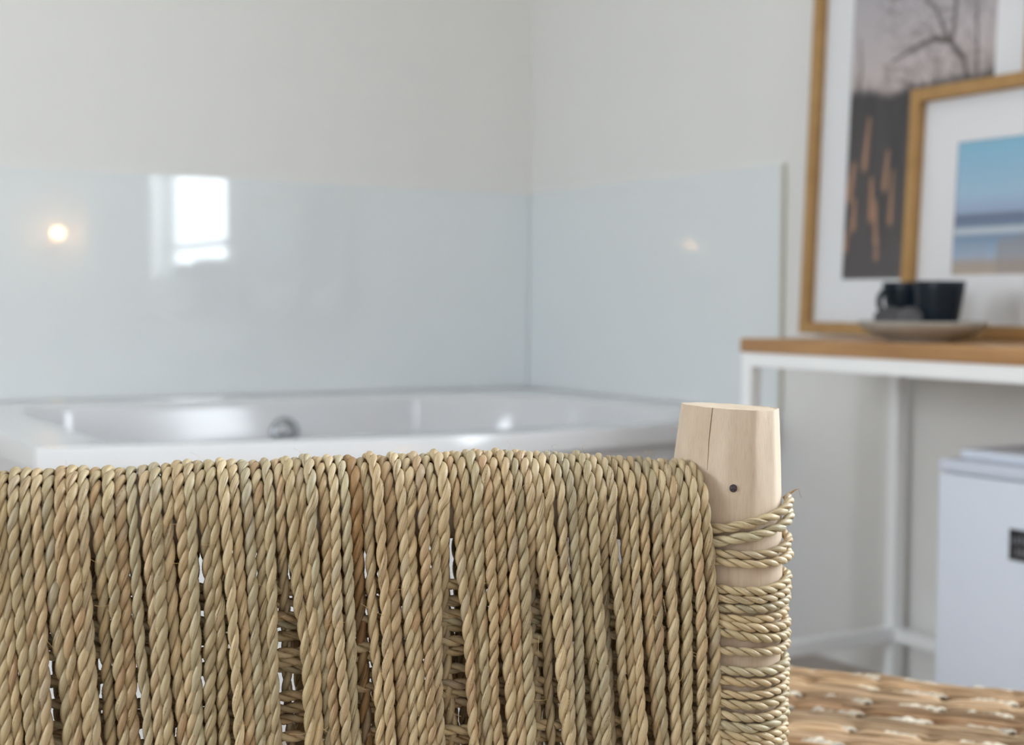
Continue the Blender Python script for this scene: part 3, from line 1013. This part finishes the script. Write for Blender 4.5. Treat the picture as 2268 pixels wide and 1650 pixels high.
# --- cross ropes behind the front layer, seen through the gaps
for i, z in enumerate((0.6690, 0.6637, 0.6580, 0.6524, 0.6470, 0.6414, 0.6355, 0.6270, 0.6215, 0.6120, 0.6040, 0.5975, 0.5880, 0.5800, 0.5700, 0.5550)):
    r = np.random.default_rng(900 + i)
    xs = np.linspace(-0.43, 0.0, 30)
    zz = z + wob(30, 6, r, 0.0022) + 0.004 * r.normal() * (xs + 0.2)
    yy = 0.0105 + 0.0022 * (i % 3) + np.abs(wob(30, 6, r, 0.0015))
    rope_obj('cross_rope', CH, np.stack([xs, yy, zz], 1), r, rad=0.0032, lay=0.021, per=11, ns=8, ref=(0, 0, 1), base=PAL[(i * 5) % len(PAL)] * 1.08)

# --- turns of rope wound round the right post
# each: height at the left, middle and right as they cross the post's near side
def zpx(y): return 0.7593 - (y - 917) * 0.8355 / 3178.0 * 1.0
TURNS = [(1171, 1150, 1116), (1194, 1181, 1146), (1216, 1226, 1200), (1233, 1243, 1236), (1293, 1303, 1287), (1313, 1321, 1309), (1335, 1341, 1330), (1353, 1363, 1358),
         (1364, 1381, 1388), (1381, 1404, 1415), (1424, 1437, 1437), (1465, 1481, 1475), (1490, 1505, 1497), (1518, 1528, 1524), (1538, 1551, 1542), (1562, 1580, 1570),
         (1582, 1598, 1594), (1604, 1623, 1618), (1626, 1642, 1640), (1650, 1665, 1662), (1675, 1690, 1688), (1702, 1715, 1712), (1726, 1740, 1735), (1752, 1765, 1760)]
for i, (yl, ym, yr) in enumerate(TURNS):
    r = np.random.default_rng(700 + i)
    dip = 0
    zl, zm, zr_ = zpx(yl) , zpx(ym), zpx(yr)
    n = 72
    # angle measured from the viewer's side (-y), + to the right
    a = np.linspace(-PI, PI, n)
    znext = zpx(TURNS[min(i + 1, len(TURNS) - 1)][0])
    zz = np.interp(a, [-PI, -math.radians(35), math.radians(10), math.radians(75), math.radians(110), PI], [(zl + zr_) / 2 - 0.001, zl, zm, zr_, zr_, (zl + zr_) / 2 - 0.0012])
    ker = np.ones(7) / 7
    zz = np.convolve(np.r_[zz[-7:-1], zz, zz[1:7]], ker, 'same')[6:-6]
    rad = (0.00315 if i < 2 else 0.0029) * r.uniform(0.92, 1.08)
    if i == 7: rad = 0.0026
    dx = np.interp(zm, [0.5, 0.66, 0.76], [-0.0012, 0, 0.0015])
    rz = np.interp(zm, [0.40, 0.60, 0.675, 0.705, 0.732], [0.0325, PR, PR, 0.0328, 0.0306]) + rad * 0.93 + (0.0004 if i != 7 else -0.0004)
    P = np.stack([PX + dx + rz * np.sin(a), PY - rz * np.cos(a), zz + wob(n, 16, r, 0.0005) * (np.abs(a) < 2.6)], 1)
    if i == 0:      # the free end starts at the right of the post
        P = P[a < math.radians(82)]
    rope_obj('binding_rope', pr, P, r, rad=rad, lay=(0.0195 if i < 2 else 0.0175) * r.uniform(0.92, 1.1), per=16, ns=12, ref=(0, 0, 1), base=PAL[[10, 8, 0, 6, 2][i % 5]])
# frayed end
bm = bmesh.new()
xe, ye, ze = PX + 0.037 * math.sin(1.38), PY - 0.037 * math.cos(1.38), zpx(1113)
tube_bm(bm, [(xe - 0.003, ye - 0.001, ze - 0.001), (xe + 0.001, ye, ze + 0.0015), (xe + 0.0045, ye, ze + 0.0035), (xe + 0.0075, ye, ze + 0.0047)], [0.0012, 0.0008, 0.0004, 0.0001], 8)
tube_bm(bm, [(xe + 0.0068, ye, ze + 0.0046), (xe + 0.0073, ye, ze + 0.002), (xe + 0.0083, ye, ze - 0.0008), (xe + 0.0090, ye, ze - 0.0012)], 0.00012, 5)
from_bm('frayed_end', bm, mat('dry_fibre', (166, 132, 90), 0.7), pr, smooth=True)
# stray fibres standing off the ropes
bm = bmesh.new()
for i in range(90):
    r = np.random.default_rng(2000 + i)
    x, z = r.uniform(-0.40, 0.0), r.uniform(0.56, 0.725)
    a = r.uniform(-PI, PI)
    ln = r.uniform(0.004, 0.014)
    cv = r.normal(0, 0.35)
    pts = []
    for t in np.linspace(0, 1, 7):
        pts.append((x + math.cos(a + cv * t) * ln * t, RY - RC - 0.0040 - 0.0012 * math.sin(PI * t), z + math.sin(a + cv * t) * ln * t))
    tube_bm(bm, pts, 0.00011, 4)
for i in range(9):
    r = np.random.default_rng(2300 + i)
    x = r.uniform(-0.41, 0.0)
    z = crown(x)
    pts = [(x, RY + 0.001, z - 0.001), (x + r.normal(0, 0.0012), RY, z + 0.002), (x + r.normal(0, 0.003), RY, z + r.uniform(0.003, 0.0045))]
    tube_bm(bm, pts, 0.00005, 4)
sf = from_bm('stray_fibres', bm, mat('loose_fibre', (196, 164, 112), 0.7), CH, smooth=True)
sf['kind'] = 'stuff'

# ------------------------------------------------------------------ woven stool beyond the chair
SZ = 0.452
SU, SV = np.array([0.608, -0.794]), np.array([-0.794, -0.608])     # along the far edge, and back toward the chair
S0 = np.array([0.970, 1.140])
SL, SD = 0.62, 0.345
st = empty('woven_stool', (S0[0] + SU[0] * SL / 2 + SV[0] * SD / 2, S0[1] + SU[1] * SL / 2 + SV[1] * SD / 2, 0), math.atan2(SU[1], SU[0]))
tag(st, 'low brown woven fibre stool with pale binding cords beyond the chair', 'stool')
# local: x along the far edge, +y = away (toward the far edge)
hx, hy = SL / 2, SD / 2
for sx in (-1, 1):
    for sy in (-1, 1):
        bm = bmesh.new()
        tube_bm(bm, [(sx * (hx - 0.04), sy * (hy - 0.04), 0), (sx * (hx - 0.035), sy * (hy - 0.035), SZ - 0.03)], [0.018, 0.022], 16)
        from_bm('leg', bm, M['rough_wood'], st, auto=45)
box('seat_frame', (-hx + 0.012, -hy + 0.012, SZ - 0.06), (hx - 0.012, hy - 0.012, SZ - 0.018), M['dark_wood'], st, 0.008)
JP = s2l(np.array([(168, 136, 102), (158, 128, 96), (178, 148, 116), (148, 116, 86), (166, 128, 92), (172, 140, 106), (154, 128, 100)]))
def tubes(name, paths, cols, par, ns=6):
    V, Fq, C, off = [], [], [], 0
    for (P, rad), c in zip(paths, cols):
        P = np.asarray(P)
        Tn = np.gradient(P, axis=0); Tn /= np.linalg.norm(Tn, axis=1)[:, None]
        N_ = np.array((0, 0, 1.0))[None] - Tn * Tn[:, 2:3]
        nl = np.linalg.norm(N_, axis=1)[:, None]
        N_ = np.where(nl > 0.05, N_ / np.maximum(nl, 1e-6), np.array([[1.0, 0, 0]]))
        B_ = np.cross(Tn, N_)
        ph = 2 * PI * np.arange(ns) / ns
        n = len(P)
        rad = np.broadcast_to(np.asarray(rad, float), (n,))
        ring = P[:, None] + rad[:, None, None] * (N_[:, None] * np.sin(ph)[None, :, None] + B_[:, None] * np.cos(ph)[None, :, None])
        V.append(ring.reshape(-1, 3))
        a = np.arange(n - 1)[:, None] * ns + np.arange(ns)[None]
        b = np.arange(n - 1)[:, None] * ns + (np.arange(ns)[None] + 1) % ns
        Fq.append(np.stack([a, b, b + ns, a + ns], -1).reshape(-1, 4) + off)
        off += n * ns
        C.append(np.broadcast_to(np.asarray(c), (n, 3)).repeat(ns, 0))
    return from_arrays(name, np.concatenate(V), np.concatenate(Fq), M['jute'], par, True, np.clip(np.concatenate(C), 0, 1))
ROW = 0.0475
PER = 0.064
nrow = int(SD / ROW + 0.5)
for k in range(nrow):
    yc = hy - 0.016 - ROW * (k + 0.5) + 0.006
    r = np.random.default_rng(3000 + k)
    paths, cols = [], []
    base = JP[r.integers(len(JP))]
    for q in range(26):
        xs = np.linspace(-hx, hx, 90)
        f = r.uniform(-1, 1)
        yb_ = yc + f * (ROW * 0.44) + wob(90, 10, r, 0.0028)
        # the row is gathered where the binding cords cross its edges
        ph_ = (xs + hx) / PER - 0.6 - 0.36
        g = np.exp(-(((ph_ - np.round(ph_)) * PER) / 0.0075) ** 2)
        yb_ = yc + (yb_ - yc) * (1 - 0.34 * g)
        hgt = SZ - 0.011 + 0.008 * np.sqrt(np.clip(1 - f * f * 0.9, 0, 1)) - 0.006 * g * abs(f) + wob(90, 8, r, 0.0013)
        ends = np.clip((hx - np.abs(xs)) / 0.02, 0, 1)
        hgt = hgt - 0.028 * (1 - np.sqrt(1 - (1 - ends) ** 2)) 
        paths.append((np.stack([xs, yb_, hgt], 1), 0.0028 * r.uniform(0.7, 1.4)))
        cols.append(base * r.uniform(0.6, 1.2) * (1 + wob(90, 9, r, 0.10))[:, None])
    o = tubes('woven_row', paths, cols, st)
for k in range(nrow + 1):
    yc = hy - 0.016 - ROW * k + 0.006
    for j in range(int(SL / PER)):
        r = np.random.default_rng(5000 + k * 40 + j)
        xc = -hx + PER * (j + 0.6) + r.normal(0, 0.003)
        paths, cols = [], []
        c0 = s2l(np.array([(186, 176, 160), (172, 160, 144), (192, 182, 166)])[r.integers(3)])
        wdt = 0.034 * r.uniform(0.8, 1.15)
        for q in range(9):
            fx = (q - 4) / 9 * wdt + r.normal(0, 0.0006)
            t = np.linspace(-1, 1, 8)
            ln = 0.0090
            drop = 0.030 if k == 0 else 0.006
            z = SZ - 0.0030 - 0.004 * t ** 2 - (np.clip(t, 0, 1) ** 2 * drop if k == 0 else 0)
            P = np.stack([xc + fx + t * 0.005, yc + t * ln, z + r.normal(0, 0.0006)], 1)
            paths.append((P, 0.0018 * r.uniform(0.8, 1.25)))
            cols.append(c0 * r.uniform(0.7, 1.15))
        tubes('pale_cord', paths, cols, st, 6)
# far edge binding
r = np.random.default_rng(77)
paths, cols = [], []
for q in range(16):
    xs = np.linspace(-hx, hx, 80)
    a = r.uniform(-0.2, PI * 0.9)
    paths.append((np.stack([xs, hy - 0.012 + 0.012 * np.cos(a) + wob(80, 9, r, 0.001), SZ - 0.020 + 0.014 * np.sin(a) + wob(80, 9, r, 0.001)], 1), 0.0026))
    cols.append(JP[r.integers(len(JP))] * r.uniform(0.8, 1.15))
tubes('edge_braid', paths, cols, st)
